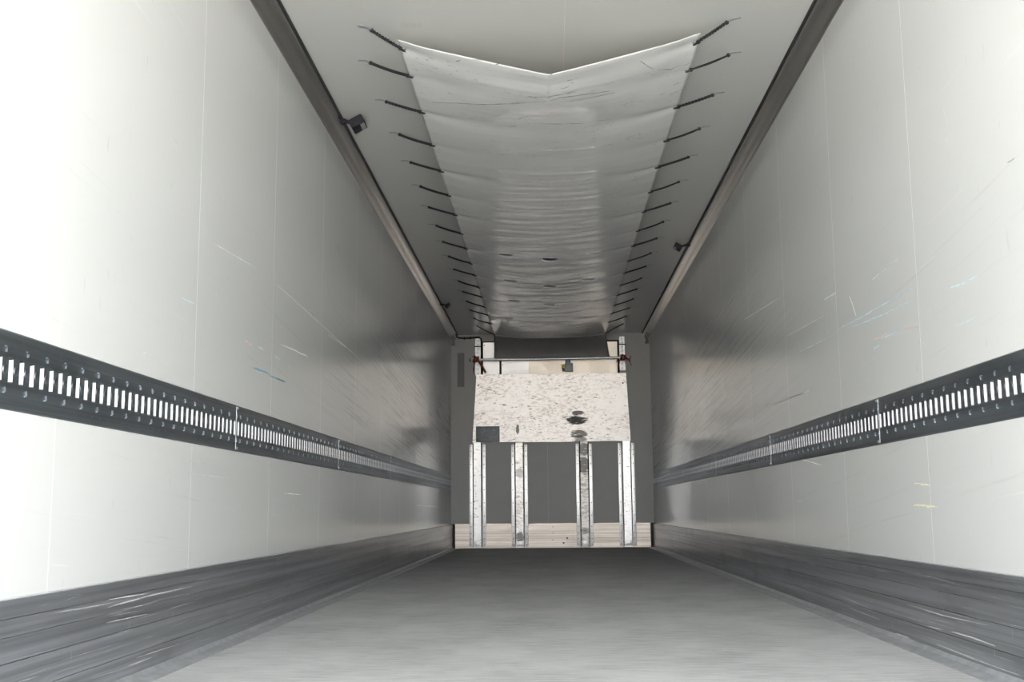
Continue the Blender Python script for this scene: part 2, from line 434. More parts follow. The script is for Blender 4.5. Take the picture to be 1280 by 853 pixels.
bb = empty('baseboard_back'); bb['kind'] = 'structure'; bb['label'] = 'bare aluminium kick plate at the foot of the grey bulkhead'
for z0, z1, out in ((.008, .0665, .0), (.0675, .1225, .001), (.1235, .1765, 0), (.1775, .2285, .001), (.2295, .2725, 0), (.2735, .300, .0015)):
    boxo('kick_plank', 'kick_back', bb, -KX + .032, KX - .032, YB - .022 - out, YB - .0005, z0, z1, .0006)
boxo('floor_joint', 'rubber', bb, -KX + .03, KX - .03, YB - .03, YB - .0005, 0, .0085)
for px, py in ((691, 659), (691, 666.5), (691, 675), (709, 673), (704.5, 679)):
    p = at_y(px, py, YB - .024); bm = bmesh.new(); cyl(bm, (0, 0, 0), (0, -1, 0), .006 if px < 700 else .012, .003, 10)
    o = finish(bm, 'screw', 'screw', bb, smooth=True); o.location = p

# ================================================================== LASHING RAILS
PITCH_S = 2.11 / 41
def rail_section(name, parent, s, y0, n):
    """n slots: pressed face plate with open slots, bent zinc lip on the far side of each slot, pressed rings, stamped marks and rivets"""
    root_x = s * (HW - .003)
    inn = s                      # direction into the wall
    bm = bmesh.new(); L = n * PITCH_S
    zc = (RB + RT) / 2; hz = .029; hw = .0105
    def q(pts, mi=0):
        f = bm.faces.new([bm.verts.new((root_x + inn * d, y, z)) for d, y, z in pts]); f.material_index = mi
    g = .0012
    for i in range(n):
        a = y0 + i * PITCH_S + (g if i == 0 else 0); b = y0 + (i + 1) * PITCH_S - (g if i == n - 1 else 0)
        m = y0 + (i + .5) * PITCH_S; l, r = m - hw, m + hw; t, o = zc + hz, zc - hz
        q([(0, a, o), (0, l, o), (0, l, t), (0, a, t)]); q([(0, r, o), (0, b, o), (0, b, t), (0, r, t)])
        q([(0, a, t), (0, b, t), (0, b, RT - .004), (0, a, RT - .004)]); q([(0, a, RB + .004), (0, b, RB + .004), (0, b, o), (0, a, o)])
        # rolled long edges
        q([(0, a, RT - .004), (0, b, RT - .004), (.006, b, RT + .003), (.006, a, RT + .003)])
        q([(0, a, RB + .004), (0, b, RB + .004), (.006, b, RB - .003), (.006, a, RB - .003)])
        # slot walls
        d = .018
        q([(0, l, o), (d, l, o), (d, l, t), (0, l, t)], 2); q([(0, l, t), (d, l, t), (d, r, t), (0, r, t)], 2); q([(0, l, o), (d, l, o), (d, r, o), (0, r, o)], 2)
        q([(0, r, o), (d, r, o), (d, r, t), (0, r, t)], 2)
    bmesh.ops.remove_doubles(bm, verts=bm.verts, dist=1e-5)
    sec = finish(bm, name, ['rail', 'rail', 'rail'], parent, recalc=False)
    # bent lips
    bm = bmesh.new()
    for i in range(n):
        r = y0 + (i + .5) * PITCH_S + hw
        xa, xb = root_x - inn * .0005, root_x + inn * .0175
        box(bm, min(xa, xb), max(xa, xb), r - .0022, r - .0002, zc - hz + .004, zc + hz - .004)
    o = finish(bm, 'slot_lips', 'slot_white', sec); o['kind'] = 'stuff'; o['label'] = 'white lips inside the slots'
    # pressed rings between the slots
    bm = bmesh.new()
    for i in range(n):
        y = y0 + i * PITCH_S
        if i == 0: continue
        torus(bm, (root_x, y, zc), .0105, .0014, (1, 0, 0), 16, 5)
        cyl(bm, (root_x - inn * .0012, y, zc), (inn, 0, 0), .0075, .002, 10)
    o = finish(bm, 'pressed_rings', 'rail', sec, smooth=True); o['kind'] = 'stuff'
    # stamped hook marks above and below every second slot
    bm = bmesh.new()
    for i in range(0, n, 2):
        y = y0 + (i + 1) * PITCH_S
        for up in (1, -1):
            z = zc + up * (hz + .018)
            pts = [(-.005, .006), (.005, .006), (.005, .004), (.0012, -.008), (-.0006, -.008), (.0024, .0038), (-.005, .0038)]
            x = root_x - inn * .0035
            top = [bm.verts.new((x, y + p, z + up * h)) for p, h in pts]; bot = [bm.verts.new((root_x + inn * .0005, y + p, z + up * h)) for p, h in pts]
            bm.faces.new(top)
            for k in range(len(pts)): bm.faces.new((top[k], top[(k + 1) % 7], bot[(k + 1) % 7], bot[k]))
    o = finish(bm, 'stamped_marks', 'rail', sec); o['kind'] = 'stuff'
    bm = bmesh.new()
    for i in range(n):
        for z in (RT - .021, RB + .021):
            cyl(bm, (root_x + inn * .0005, y0 + (i + .5) * PITCH_S, z), (-inn, 0, 0), .0017, .0012, 6)
    o = finish(bm, 'rivets', 'rail', sec); o['kind'] = 'stuff'
    # joint plate with two bolts at the rear end of the section
    bm = bmesh.new()
    for z in (RT - .012, RB + .012): cyl(bm, (root_x, y0 + .012, z), (-inn, 0, 0), .005, .004, 8)
    box(bm, *sorted((root_x - inn * .0008, root_x + inn * .001)), y0 - .004, y0 + .004, RB + .006, RT - .006)
    finish(bm, 'joint_bar', 'steel', sec)
    return sec
def rail(side):
    s = -1 if side == 'left' else 1
    root = empty('lashing_rail', (0, Y0, 0))
    tag(root, 'galvanised slotted lashing rail, on the wall with the short bright-blue streak' if s < 0 else 'galvanised slotted lashing rail, on the wall with the long pale-blue scuffs', 'rail', 'lashing rails on the side walls')
    y = 4.285 - 2.11
    n0 = int((y - Y0) / PITCH_S)
    lay = [(y - n0 * PITCH_S, n0)] + [(y + 2.11 * k, 41) for k in range(5)]
    yl = y + 2.11 * 5; lay.append((yl, int((YB - .002 - yl) / PITCH_S)))
    for a, n in lay:
        o = rail_section('rail_section', root, s, a, n)
        o.matrix_parent_inverse = Matrix.Translation((0, -Y0, 0))
    return root
rail('left'); rail('right')

# ================================================================== BULKHEAD FITTINGS
# four hat-section air posts
def post(pxs, label, mat_top):
    (xl, xr), (y_top, y_bot) = pxs
    p0 = at_y((xl + xr) / 2, y_bot, YB - .03); p1 = at_y((xl + xr) / 2, y_top, YB - .03)
    cx = at_y((xl + xr) / 2, (y_top + y_bot) / 2, YB - .03).x; z0, z1 = max(.012, p0.z), p1.z
    root = empty('air_channel_post', (cx, YB - .025, z0))
    tag(root, label, 'post', 'upright channel posts on the bulkhead')
    H = z1 - z0
    yb = 0.0
    for s in (-1, 1):
        fb = bmesh.new(); box(fb, *sorted((s * .060, s * .100)), -.012, 0, .01, H - .012, .002)
        fo = finish(fb, 'side_flange', 'flange', root, smooth=True)
        for h in [.03, .10, .165, .245] + [.245 + .13 + k * .155 for k in range(5)] + [H - .15, H - .09, H - .03]:
            if h > H - .02 or (.25 < h < H - .2 and h > H - .2): continue
            c = bmesh.new(); cyl(c, (0, 0, 0), (0, -1, 0), .0055, .003, 8)
            so = finish(c, 'screw', 'screw', fo, smooth=True); so.location = (s * .080, -.012, h)
    bm = bmesh.new()
    prof = [(-.056, -.002), (-.051, -.042), (-.044, -.048), (.044, -.048), (.051, -.042), (.056, -.002)]
    A = [bm.verts.new((x, y, 0)) for x, y in prof]; B = [bm.verts.new((x, y, H + .012)) for x, y in prof]
    for i in range(len(prof)): bm.faces.new((A[i], A[(i + 1) % 6], B[(i + 1) % 6], B[i]))
    bm.faces.new(A[::-1]); bm.faces.new(B)
    finish(bm, 'channel', mat_top, root, smooth=True, sharp=math.radians(25))
    # worn foot cap
    bm = bmesh.new(); box(bm, -.038, .038, -.056, -.046, .012, .075, .006); finish(bm, 'foot_cap', 'upright', root, smooth=True)
    return root
M['flange'] = plain('bright_flange_aluminium', (.90, .88, .86), .42, .8, .08, 12, 'pos')
M['post_a'] = worn_sheet_material('channel_zinc_grey', (.68, .66, .64), (.36, .31, .27), (), .40, .75, .50)
soot = lambda px, py, w, h, k: (at_y(px, py, YB - .07).x, at_y(px, py, YB - .07).z, w, h, k)
M['post_b'] = worn_sheet_material('channel_zinc_rubbed', (.66, .63, .60), (.30, .25, .21), (soot(649, 592, .07, .07, .5), soot(650, 672, .06, .08, .85)), .40, .75, .47)
M['post_c'] = worn_sheet_material('channel_zinc_sooted', (.56, .53, .50), (.22, .185, .15), (soot(730, 562, .09, .10, .85), soot(730, 582, .09, .13, .85), soot(732, 664, .07, .05, .6)), .42, .7, .47)
M['post_d'] = worn_sheet_material('channel_zinc_clean', (.74, .725, .71), (.46, .41, .37), (), .38, .75, .53)
post(((587, 607), (555, 684.5)), 'grey galvanised channel post below the label plate on the bulkhead', 'post_a')
post(((639.5, 659.5), (555, 684.5)), 'galvanised channel post with a dark dented foot beside the label-plate post', 'post_b')
post(((720.5, 741), (554, 684)), 'soot-blackened channel post under the black smears on the bulkhead', 'post_c')
post(((774, 794), (553, 683.5)), 'cleanest pale galvanised channel post, next to the wall with long pale-blue scuffs', 'post_d')

# trapezoid protection sheet
M['sheet'] = worn_sheet_material('scraped_white_sheet', (.97, .915, .87), (.52, .41, .33),
    (soot(721, 526, .17, .065, 1.0), soot(722, 517, .10, .035, .9), soot(724, 543, .13, .06, .85), soot(726, 550, .10, .06, .75), soot(647, 537, .025, .07, .85)), .46, .9, .51, aniso=.9)
def sheet():
    yt, yb = YB - .128, YB - .083
    P = [at_y(590.5, 553.5, yb), at_y(788.5, 551.5, yb), at_y(782.5, 466.5, yt), at_y(595.5, 468.5, yt)]
    root = empty('bulkhead_guard', ((P[0].x + P[1].x) / 2, YB - .1, P[0].z))
    tag(root, 'scraped white metal sheet with black smears, mounted above the channel posts', 'panel')
    inv = Matrix.Translation(-Vector(root.location))
    bm = bmesh.new(); n = 24
    # slightly wavy lower edge, folded rim
    front, backv = [], []
    cols = []
    for i in range(n + 1):
        t = i / n
        lo = P[0].lerp(P[1], t); hi = P[3].lerp(P[2], t)
        lo = lo + Vector((0, 0, .003 * math.sin(9 * t) + .002 * math.sin(31 * t)))
        col = []
        for k in range(9):
            u = k / 8; p = lo.lerp(hi, u)
            p = p + Vector((0, .001 * noise.noise(Vector((t * 4, u * 3, 1))), 0)); col.append(p)
        cols.append(col)
    fv = [[bm.verts.new(p) for p in c] for c in cols]; bv = [[bm.verts.new(p + Vector((0, .012, 0))) for p in c] for c in cols]
    for i in range(n):
        for k in range(8):
            bm.faces.new((fv[i][k], fv[i + 1][k], fv[i + 1][k + 1], fv[i][k + 1])); bm.faces.new((bv[i][k], bv[i][k + 1], bv[i + 1][k + 1], bv[i + 1][k]))
        for k in (0, 8): bm.faces.new((fv[i][k], fv[i + 1][k], bv[i + 1][k], bv[i][k]))
    for i in (0, n):
        for k in range(8): bm.faces.new((fv[i][k], fv[i][k + 1], bv[i][k + 1], bv[i][k]))
    o = finish(bm, 'sheet', 'sheet', root, smooth=True); o.matrix_parent_inverse = inv
    # side returns back to the wall
    for a, b in ((P[0], P[3]), (P[1], P[2])):
        bm = bmesh.new(); sg = 1 if a.x < 0 else -1
        pts = [a + Vector((sg * .004, .013, 0)), b + Vector((sg * .004, .013, 0)), Vector((b.x + sg * .004, YB - .003, b.z)), Vector((a.x + sg * .004, YB - .003, a.z))]
        v1 = [bm.verts.new(p) for p in pts]; v2 = [bm.verts.new(p + Vector((sg * .004, 0, 0))) for p in pts]
        bm.faces.new(v1); bm.faces.new(v2[::-1])
        for k in range(4): bm.faces.new((v1[k], v1[(k + 1) % 4], v2[(k + 1) % 4], v2[k]))
        o = finish(bm, 'side_return', 'plate_grey', root); o.matrix_parent_inverse = inv
    for px, py in ((597.8, 482), (778.5, 479), (600, 471), (777.5, 469), (592, 550), (785, 548), (640, 470), (687, 469), (735, 468.5)):
        p = at_y(px, py, YB - .083 if py > 500 else YB - .125 if py < 475 else YB - .120); bm = bmesh.new(); cyl(bm, p, (0, -1, 0), .010 if py in (482, 479) else .005, .006, 10)
        o = finish(bm, 'bolt', 'screw', root, smooth=True); o.matrix_parent_inverse = inv
    # riveted label plate with engraved pictogram
    a = at_y(595, 553, YB - .09); b = at_y(624.5, 533, YB - .09)
    bm = bmesh.new(); box(bm, a.x, b.x, YB - .101, YB - .084, a.z, b.z, .002)
    lp = finish(bm, 'label_plate', 'plate_grey', root, smooth=True); lp.matrix_parent_inverse = inv; lp['label'] = 'dull grey label plate with a worn pictogram'
    bm = bmesh.new(); W, H = b.x - a.x, b.z - a.z
    def stroke(pts, w):
        band(bm, [Vector((a.x + u * W, YB - .1012, a.z + v * H)) for u, v in pts], .002, w)
    stroke([(.18, .78), (.38, .78)], .005); stroke([(.25, .78), (.25, .45), (.22, .25)], .008); stroke([(.25, .55), (.38, .72)], .005)
    stroke([(.55, .28), (.92, .28)], .004); stroke([(.70, .75), (.82, .75)], .010)
    o = finish(bm, 'pictogram', 'box_grey', lp); o['kind'] = 'stuff'
    o.matrix_parent_inverse = Matrix.Identity(4)
    return root
sheet()

# evaporator housing behind the air duct
def housing():
    y = YB - .04
    root = empty('evaporator_housing', (0, YB - .02, 1.9)); inv = Matrix.Translation(-Vector(root.location))
    tag(root, 'cream and white evaporator housing with black seals behind the hanging flap', 'housing')
    def panel(name, mat, px0, py0, px1, py1, dy=0.0, th=.02):
        a = at_y(px0, py1, y + dy); b = at_y(px1, py0, y + dy)
        o = boxo(name, mat, root, a.x, b.x, y + dy, YB - .0005, a.z, b.z, .0015); o.matrix_parent_inverse = inv; return o
    panel('back_frame', 'rubber', 601.5, 425, 773.5, 472, .012)
    panel('housing_panel', 'white_panel', 603.8, 428.2, 624, 472)
    panel('housing_panel', 'white_panel', 627, 430, 661, 472)
    panel('housing_panel', 'cream', 661.3, 427, 771.3, 472)
    for px, py in ((605.5, 432), (628.5, 456.5), (770, 425.5), (763.5, 446)):
        p = at_y(px, py, y); bm = bmesh.new(); cyl(bm, p, (0, -1, 0), .006, .004, 8)
        o = finish(bm, 'screw', 'screw', root, smooth=True); o.matrix_parent_inverse = inv
housing()

# perforated uprights
def upright(px0, px1, py0, py1, label):
    a = at_y(px0, py1, YB - .03); b = at_y(px1, py0, YB - .03); cx = (a.x + b.x) / 2; w = (b.x - a.x) / 2
    root = empty('perforated_upright', (cx, YB - .028, a.z)); tag(root, label, 'bracket', 'perforated uprights beside the housing')
    H = b.z - a.z; n = max(4, round(H / .05)); c = H / n; bm = bmesh.new()
    for i in range(n):
        z0, z1 = i * c, (i + 1) * c; hz, hw = c * .22, .008; m = (z0 + z1) / 2
        def q(p): bm.faces.new([bm.verts.new(v) for v in p])
        for y in (-.006, 0):
            q([(-w, y, z0), (w, y, z0), (w, y, m - hz), (-w, y, m - hz)]); q([(-w, y, m + hz), (w, y, m + hz), (w, y, z1), (-w, y, z1)])
            q([(-w, y, m - hz), (-hw, y, m - hz), (-hw, y, m + hz), (-w, y, m + hz)]); q([(hw, y, m - hz), (w, y, m - hz), (w, y, m + hz), (hw, y, m + hz)])
        for sx in (-hw, hw): q([(sx, -.006, m - hz), (sx, 0, m - hz), (sx, 0, m + hz), (sx, -.006, m + hz)])
        for sz in (m - hz, m + hz): q([(-hw, -.006, sz), (hw, -.006, sz), (hw, 0, sz), (-hw, 0, sz)])
    for sx in (-w, w): bm.faces.new([bm.verts.new(v) for v in ((sx, -.006, 0), (sx, .027, 0), (sx, .027, H), (sx, -.006, H))])
    bmesh.ops.remove_doubles(bm, verts=bm.verts, dist=1e-5)
    finish(bm, 'perforated_strip', 'upright', root)
    z = at_y(px0, py0 + 10, YB - .03).z - a.z
    bm = bmesh.new(); box(bm, -w - .012, w + .03 if cx < 0 else w + .012, -.012, -.0055, z - .007, z + .007, .002); finish(bm, 'cable_tie', 'rubber', root)
upright(594.2, 600.6, 423.5, 470, 'perforated zinc upright beside the black cable')
upright(774.8, 780.6, 420.8, 463, 'perforated zinc upright on the cream panel side')

# black cable from the ceiling trim down the housing
bm = bmesh.new(); yc = YB - .018
pts = [at_y(*p, yc) for p in ((570.6, 417.5), (570.8, 421.3), (573.5, 422.9), (580.5, 423.4), (588, 423), (595.5, 422.4), (599.5, 422.7), (601.7, 424.8), (602.2, 429), (602.4, 440), (602.6, 455), (602.8, 469.5))]
pts = [p + Vector((0, -.02 if i < 6 else -.045, 0)) for i, p in enumerate(pts)]
tube(bm, pts, .0105, 8)
for i in (3, 4): p = pts[i]; box(bm, p.x - .006, p.x + .006, p.y - .014, YB - .0005, p.z - .016, p.z + .016)
tag(finish(bm, 'power_cable', 'rubber', None, smooth=True), 'black cable running from the ceiling corner down past the perforated upright', 'cable')

# steel bar held across the bulkhead by red straps
bar_y = YB - .15
ba, bb_ = at_y(588.5, 450.2, bar_y), at_y(787, 446.9, bar_y)
root = empty('load_bar', (0, bar_y, ba.z)); inv = Matrix.Translation(-Vector(root.location))
tag(root, 'thin steel bar strapped across the bulkhead below the hanging flap', 'bar')
bm = bmesh.new(); tube(bm, [ba, ba.lerp(bb_, .5) + Vector((0, 0, -.004)), bb_], .0155, 14); o = finish(bm, 'tube', 'steel', root, smooth=True); o.matrix_parent_inverse = inv
for e, d in ((ba, 1), (bb_, -1)):
    bm = bmesh.new(); cyl(bm, e, (-d, 0, 0), .018, .012, 14); o = finish(bm, 'end_cap', 'rubber', root, smooth=True); o.matrix_parent_inverse = inv
def strap_red(cx_px, cy_px, tails, label):
    c = at_y(cx_px, cy_px, bar_y)
    r = empty('red_strap', c); tag(r, label, 'strap', 'red tie straps on the steel bar')
    bm = bmesh.new()
    for dx, tw in ((-.016, .25), (.014, -.3)):
        pts = []
        for k in range(15):
            a = 2 * math.pi * k / 14
            pts.append(Vector((dx + .012 * math.sin(a + tw), .030 * math.cos(a), .032 * math.sin(a))))
        band(bm, pts, .030, .006)
    finish(bm, 'wrapped_loop', 'red', r, smooth=True)
    bm = bmesh.new(); band(bm, [Vector((-.03, -.034, .022)), Vector((-.008, -.046, .034)), Vector((.014, -.046, .012)), Vector((.034, -.036, -.02))], .034, .012)
    finish(bm, 'knot', 'red', r, smooth=True)
    for tl in tails:
        bm = bmesh.new(); pts = [at_y(px, py, bar_y - .034) - c for px, py in tl]
        fine = []
        for a, b in zip(pts, pts[1:]): fine += [a.lerp(b, k / 4) for k in range(4)]
        fine.append(pts[-1]); band(bm, fine, .006, .026, twist=lambda i: .25 * math.sin(i * .9)); finish(bm, 'loose_end', 'red', r, smooth=True)
    # strap continues back to the upright
    bm = bmesh.new(); band(bm, [Vector((0, .028, 0)), Vector((0, .05, .004)), Vector((0, .117, .006))], .03, .006); finish(bm, 'upright_loop', 'red', r)
strap_red(595, 449.3, [[(593.6, 451), (592.4, 459), (591.7, 467)], [(598.5, 452), (603, 459), (607, 466)]], 'red tie strap on the bar end near the black cable, tails hanging straight')
strap_red(779, 447.2, [[(782.5, 447.5), (786.5, 450), (789.3, 457.5)], [(774.5, 450), (773.8, 457), (774.6, 465.5)], [(772.5, 448), (770.6, 453)]], 'red tie strap on the bar end with one tail curling outward')

# grey latch box hanging from the bar
c = at_y(711.2, 459, YB - .075)
root = empty('latch_box', c); tag(root, 'small grey latch box with a brass bolt hanging under the steel bar', 'box')
bm = bmesh.new(); box(bm, -.048, .048, -.02, .033, -.055, .048, .006); finish(bm, 'body', 'box_grey', root, smooth=True)
for sx in (-.038, .038):
    for k in range(4):
        bm = bmesh.new(); cyl(bm, (sx, -.02, -.04 + k * .025), (0, -1, 0), .005, .003, 8); finish(bm, 'screw', 'screw', root, smooth=True)
bm = bmesh.new(); box(bm, -.045, -.012, -.012, .006, .044, .122, .002); finish(bm, 'hanger', 'plate_grey', root, smooth=True)
bm = bmesh.new(); box(bm, -.008, .02, -.012, .006, .044, .118, .002); finish(bm, 'hanger', 'plate_grey', root, smooth=True)
bm = bmesh.new(); box(bm, -.092, -.049, -.012, .03, -.012, .034, .005); finish(bm, 'brass_bolt', 'brass', root, smooth=True)
bm = bmesh.new(); box(bm, -.084, -.049, -.010, .03, -.05, -.013, .004); finish(bm, 'bolt_socket', 'plate_grey', root, smooth=True)

# dark sticker on the bulkhead
a, b = at_y(571.8, 484, YB), at_y(580.4, 441.5, YB)
bm = bmesh.new(); box(bm, a.x, b.x, YB - .0025, YB + .0005, a.z, b.z)
tag(finish(bm, 'wall_label_strip', 'sticker'), 'tall dark grey strip stuck on the bulkhead beside the corner', 'label')

# ================================================================== AIR DUCT TARPAULIN AND ITS STRAPS
TX = .677; TZ = 2.552; TY0, TY1 = 4.745, 13.40
EY = [4.839] + [5.125 + .5235 * k for k in range(15)] + [13.33]
front_c = at_y(690, 88, TY0).z
def sag(y):
    """how far the middle hangs below the edges"""
    d0 = TZ - front_c; k = math.exp(-(y - TY0) / .9)
    v = .088 + (d0 - .088) * k
    if y > 12.4: v *= 1 - .45 * min(1, (y - 12.4) / 1.0)
    return v
VENTS = [on_plane(2, 2.475, *p) for p in ((631.5, 321), (687, 323.7), (741.5, 318.5), (638.5, 353), (687, 356), (735.5, 351.5), (643, 378), (687, 380.3), (731, 378))]
def tarp_z(x, y):
    t = x / TX; a = abs(t)
    kf = math.exp(-(y - TY0) / .55)
    shape = (1 - kf) * (1 - a ** 2.2) + kf * (1 - a ** 1.15) if a < 1 else 0
    z = TZ - sag(y) * shape
    q0 = max(0, y - TY0); z -= .024 * (q0 / .22) * math.exp(1 - q0 / .22) * (.25 + .75 * (1 - a))
    # edge scallops and tension folds fanning from the tight eyelets
    i = min(range(len(EY)), key=lambda q: abs(EY[q] - y)); dy = y - EY[i]
    tight = 1.0 if i % 2 == 0 else .35
    z += -.006 * min(1, (abs(dy) / .26) ** 1.5) * a ** 3
    wv = .035 + .12 * (1 - a)
    z += tight * .011 * math.exp(-(dy / wv) ** 2) * (a ** .8) * (1 - .45 * a) * 1.5
    # slack cross wrinkles in the middle third
    m = max(0, 1 - (a / .72) ** 2)
    n1 = noise.noise(Vector((x * 1.6 + 3, y * 9.0, .3))); n2 = noise.noise(Vector((x * 2.6, y * 21.0, 5.1)))
    far = min(1, max(0.15, (y - 5.6) / 2.5))
    z += m * far * (.016 * n1 + .008 * n2)
    z += .006 * noise.noise(Vector((x * 1.8, y * 1.1, 2.2))) * (1 - a)
    # big diagonal folds behind the front edge
    if y < 6.4:
        q = (y - TY0)
        z += .015 * math.sin(9.5 * (q - .30 * a) + .8) * math.exp(-q / .8) * (1 - a) * min(1, q / .15)
        cx = abs(t) - (1 - q * .55)
        z += .010 * math.exp(-(cx / .12) ** 2) * math.exp(-q / .55)
    return z
def build_tarp():
    root = empty('air_duct_tarpaulin', (0, TY0, TZ)); inv = Matrix.Translation(-Vector(root.location))
    tag(root, 'long sagging white tarpaulin air duct laced under the ceiling', 'tarpaulin')
    nx, ny = 96, 680; me_v, me_f = [], []
    for j in range(ny + 1):
        y = TY0 + (TY1 - TY0) * j / ny
        ed = 1 - .006 * min(1, min(abs(e - y) for e in EY) / .26)
        for i in range(nx + 1):
            x = (-1 + 2 * i / nx) * TX * ed
            yy = y + (.05 * (1 - abs(x) / TX) ** 1.5 * math.exp(-(y - TY0) / .4) if j else .05 * (1 - abs(x) / TX) ** 1.5)
            me_v.append([x, yy, tarp_z(x, y)])
    R = .056
    vid = lambda j, i: j * (nx + 1) + i
    cut = set()
    for j in range(ny):
        for i in range(nx):
            q = (vid(j, i), vid(j, i + 1), vid(j + 1, i + 1), vid(j + 1, i))
            cx = sum(me_v[k][0] for k in q) / 4; cy = sum(me_v[k][1] for k in q) / 4
            if any((cx - v.x) ** 2 + (cy - v.y) ** 2 < R * R for v in VENTS): cut.update(q); continue
            me_f.append(q)
    used = {k for f in me_f for k in f}
    for k in cut & used:
        x, y, z = me_v[k]; v = min(VENTS, key=lambda w: (w.x - x) ** 2 + (w.y - y) ** 2)
        d = math.hypot(x - v.x, y - v.y)
        if d > 1e-4: me_v[k][0] = v.x + (x - v.x) / d * R; me_v[k][1] = v.y + (y - v.y) / d * R
    me = bpy.data.meshes.new('tarpaulin_sheet'); me.from_pydata(me_v, [], me_f); me.materials.append(M['tarp'])
    for p in me.polygons: p.use_smooth = True
    o = bpy.data.objects.new('tarpaulin_sheet', me); COL.objects.link(o); o.parent = root; o.matrix_parent_inverse = inv
    bm = bmesh.new(); bm.from_mesh(me); bmesh.ops.delete(bm, geom=[v for v in bm.verts if not v.link_faces], context='VERTS'); bm.to_mesh(me); bm.free()
    md = o.modifiers.new('thickness', 'SOLIDIFY'); md.thickness = .0016; md.offset = 1
    # stitched hem rings of the vents
    for v in VENTS:
        bm = bmesh.new(); prev = []
        pts = [Vector((v.x + (R + .004) * math.cos(a), v.y + (R + .004) * math.sin(a), tarp_z(v.x + (R + .004) * math.cos(a), v.y + (R + .004) * math.sin(a)) - .001)) for a in [2 * math.pi * k / 20 for k in range(21)]]
        tube(bm, pts, .0028, 6); h = finish(bm, 'vent_hem', 'tarp', root, smooth=True); h.matrix_parent_inverse = inv
    # flap hanging down to the bar
    bm = bmesh.new(); nx2, nz2 = 40, 14
    top_y = TY1
    rows = []
    L = [at_y(617.5, 449.5, YB - .125), at_y(762.5, 447.5, YB - .125)]
    for k in range(nz2 + 1):
        u = k / nz2; row = []
        for i in range(nx2 + 1):
            t = i / nx2; x0 = (-1 + 2 * t) * TX
            p0 = Vector((x0, top_y, tarp_z(x0, TY1))); p1 = L[0].lerp(L[1], t); p1 = Vector((p1.x, YB - .125, p1.z))
            y = p0.y + (p1.y - p0.y) * (1 - (1 - u) ** 2.2)
            z = p0.z + (p1.z - p0.z) * u ** 1.15
            y += .008 * noise.noise(Vector((x0 * 3, u * 1.5, 4))) * math.sin(math.pi * u)
            row.append(bm.verts.new((p0.x + (p1.x - p0.x) * u, y, z)))
        rows.append(row)
    for a, b in zip(rows, rows[1:]):
        for i in range(nx2): bm.faces.new((a[i], a[i + 1], b[i + 1], b[i]))
    o = finish(bm, 'hanging_flap', 'flap', root, smooth=True); o.matrix_parent_inverse = inv
    md = o.modifiers.new('thickness', 'SOLIDIFY'); md.thickness = .0016
    # brass-free zinc eyelets
    for s in (-1, 1):
        for k, e in enumerate(EY):
            x = s * (TX - .016); z = tarp_z(x, e)
            bm = bmesh.new(); torus(bm, (0, 0, -.0022), .0105, .0035, (0, 0, 1), 14, 6); cyl(bm, (0, 0, -.001), (0, 0, -1), .0105, .0012, 12)
            h = finish(bm, 'eyelet', 'steel', root, smooth=True); h.matrix_parent_inverse = inv; h.location = (x, e, z)
    return root
M['anchor_plate'] = plain('grey_anchor_plate', (.27, .28, .31), .5, .0, .1, 40, spec=.3)
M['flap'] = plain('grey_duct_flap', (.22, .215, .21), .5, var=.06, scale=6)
tarp_root = build_tarp()
# dark rubbed smears under the front of the tarpaulin
def smear(pts, wpx):
    P = []
    for px, py in pts:
        z = TZ
        for _ in range(12): p = on_plane(2, z, px, py); z = tarp_z(p.x, p.y)
        P.append(p)
    Q = []
    for a, b in zip(P, P[1:]): Q += [a.lerp(b, k / 10) for k in range(10)]
    Q.append(P[-1]); bm = bmesh.new(); A, B = [], []
    for i, p in enumerate(Q):
        u = i / (len(Q) - 1); w = wpx * p.y / F_PX * 2.0 * (.2 + .8 * math.sin(math.pi * u)) * random.uniform(.3, 1.4)
        for L, d in ((A, -w / 2), (B, w / 2)): L.append(bm.verts.new((p.x, p.y + d, tarp_z(p.x, p.y + d) - .0012)))
    for i in range(len(Q) - 1): bm.faces.new((A[i], A[i + 1], B[i + 1], B[i]))
    r = bmesh.ops.extrude_face_region(bm, geom=list(bm.faces))
    for v in [g for g in r['geom'] if isinstance(g, bmesh.types.BMVert)]: v.co.z += .0012
    o = finish(bm, 'rub_smear', 'smear', tarp_root); o.matrix_parent_inverse = Matrix.Translation(-Vector(tarp_root.location))
M['smear'] = plain('rubber_rub_mark', (.20, .19, .19), .5, var=.4, scale=30)
for pts, wd in (([(540, 127.5), (590, 130), (640, 129.5), (672, 128)], .9), ([(640, 128.5), (700, 122), (762, 113.5)], 1.0), ([(690, 129.5), (735, 122.5), (768, 116)], .7), ([(648, 149), (660, 145), (668, 150)], 1.2),
                ([(668, 152), (700, 155), (728, 154)], .6), ([(800, 76), (812, 84), (818, 86.5)], .9), ([(822, 87.5), (838, 86.5), (852, 81)], .7), ([(745, 151), (762, 149.5)], .5), ([(570, 77), (576, 75)], .7), ([(618, 81), (625, 79)], .8), ([(685, 96), (692, 90)], .8), ([(655, 121), (690, 120), (720, 115)], .4)):
    smear(pts, wd)

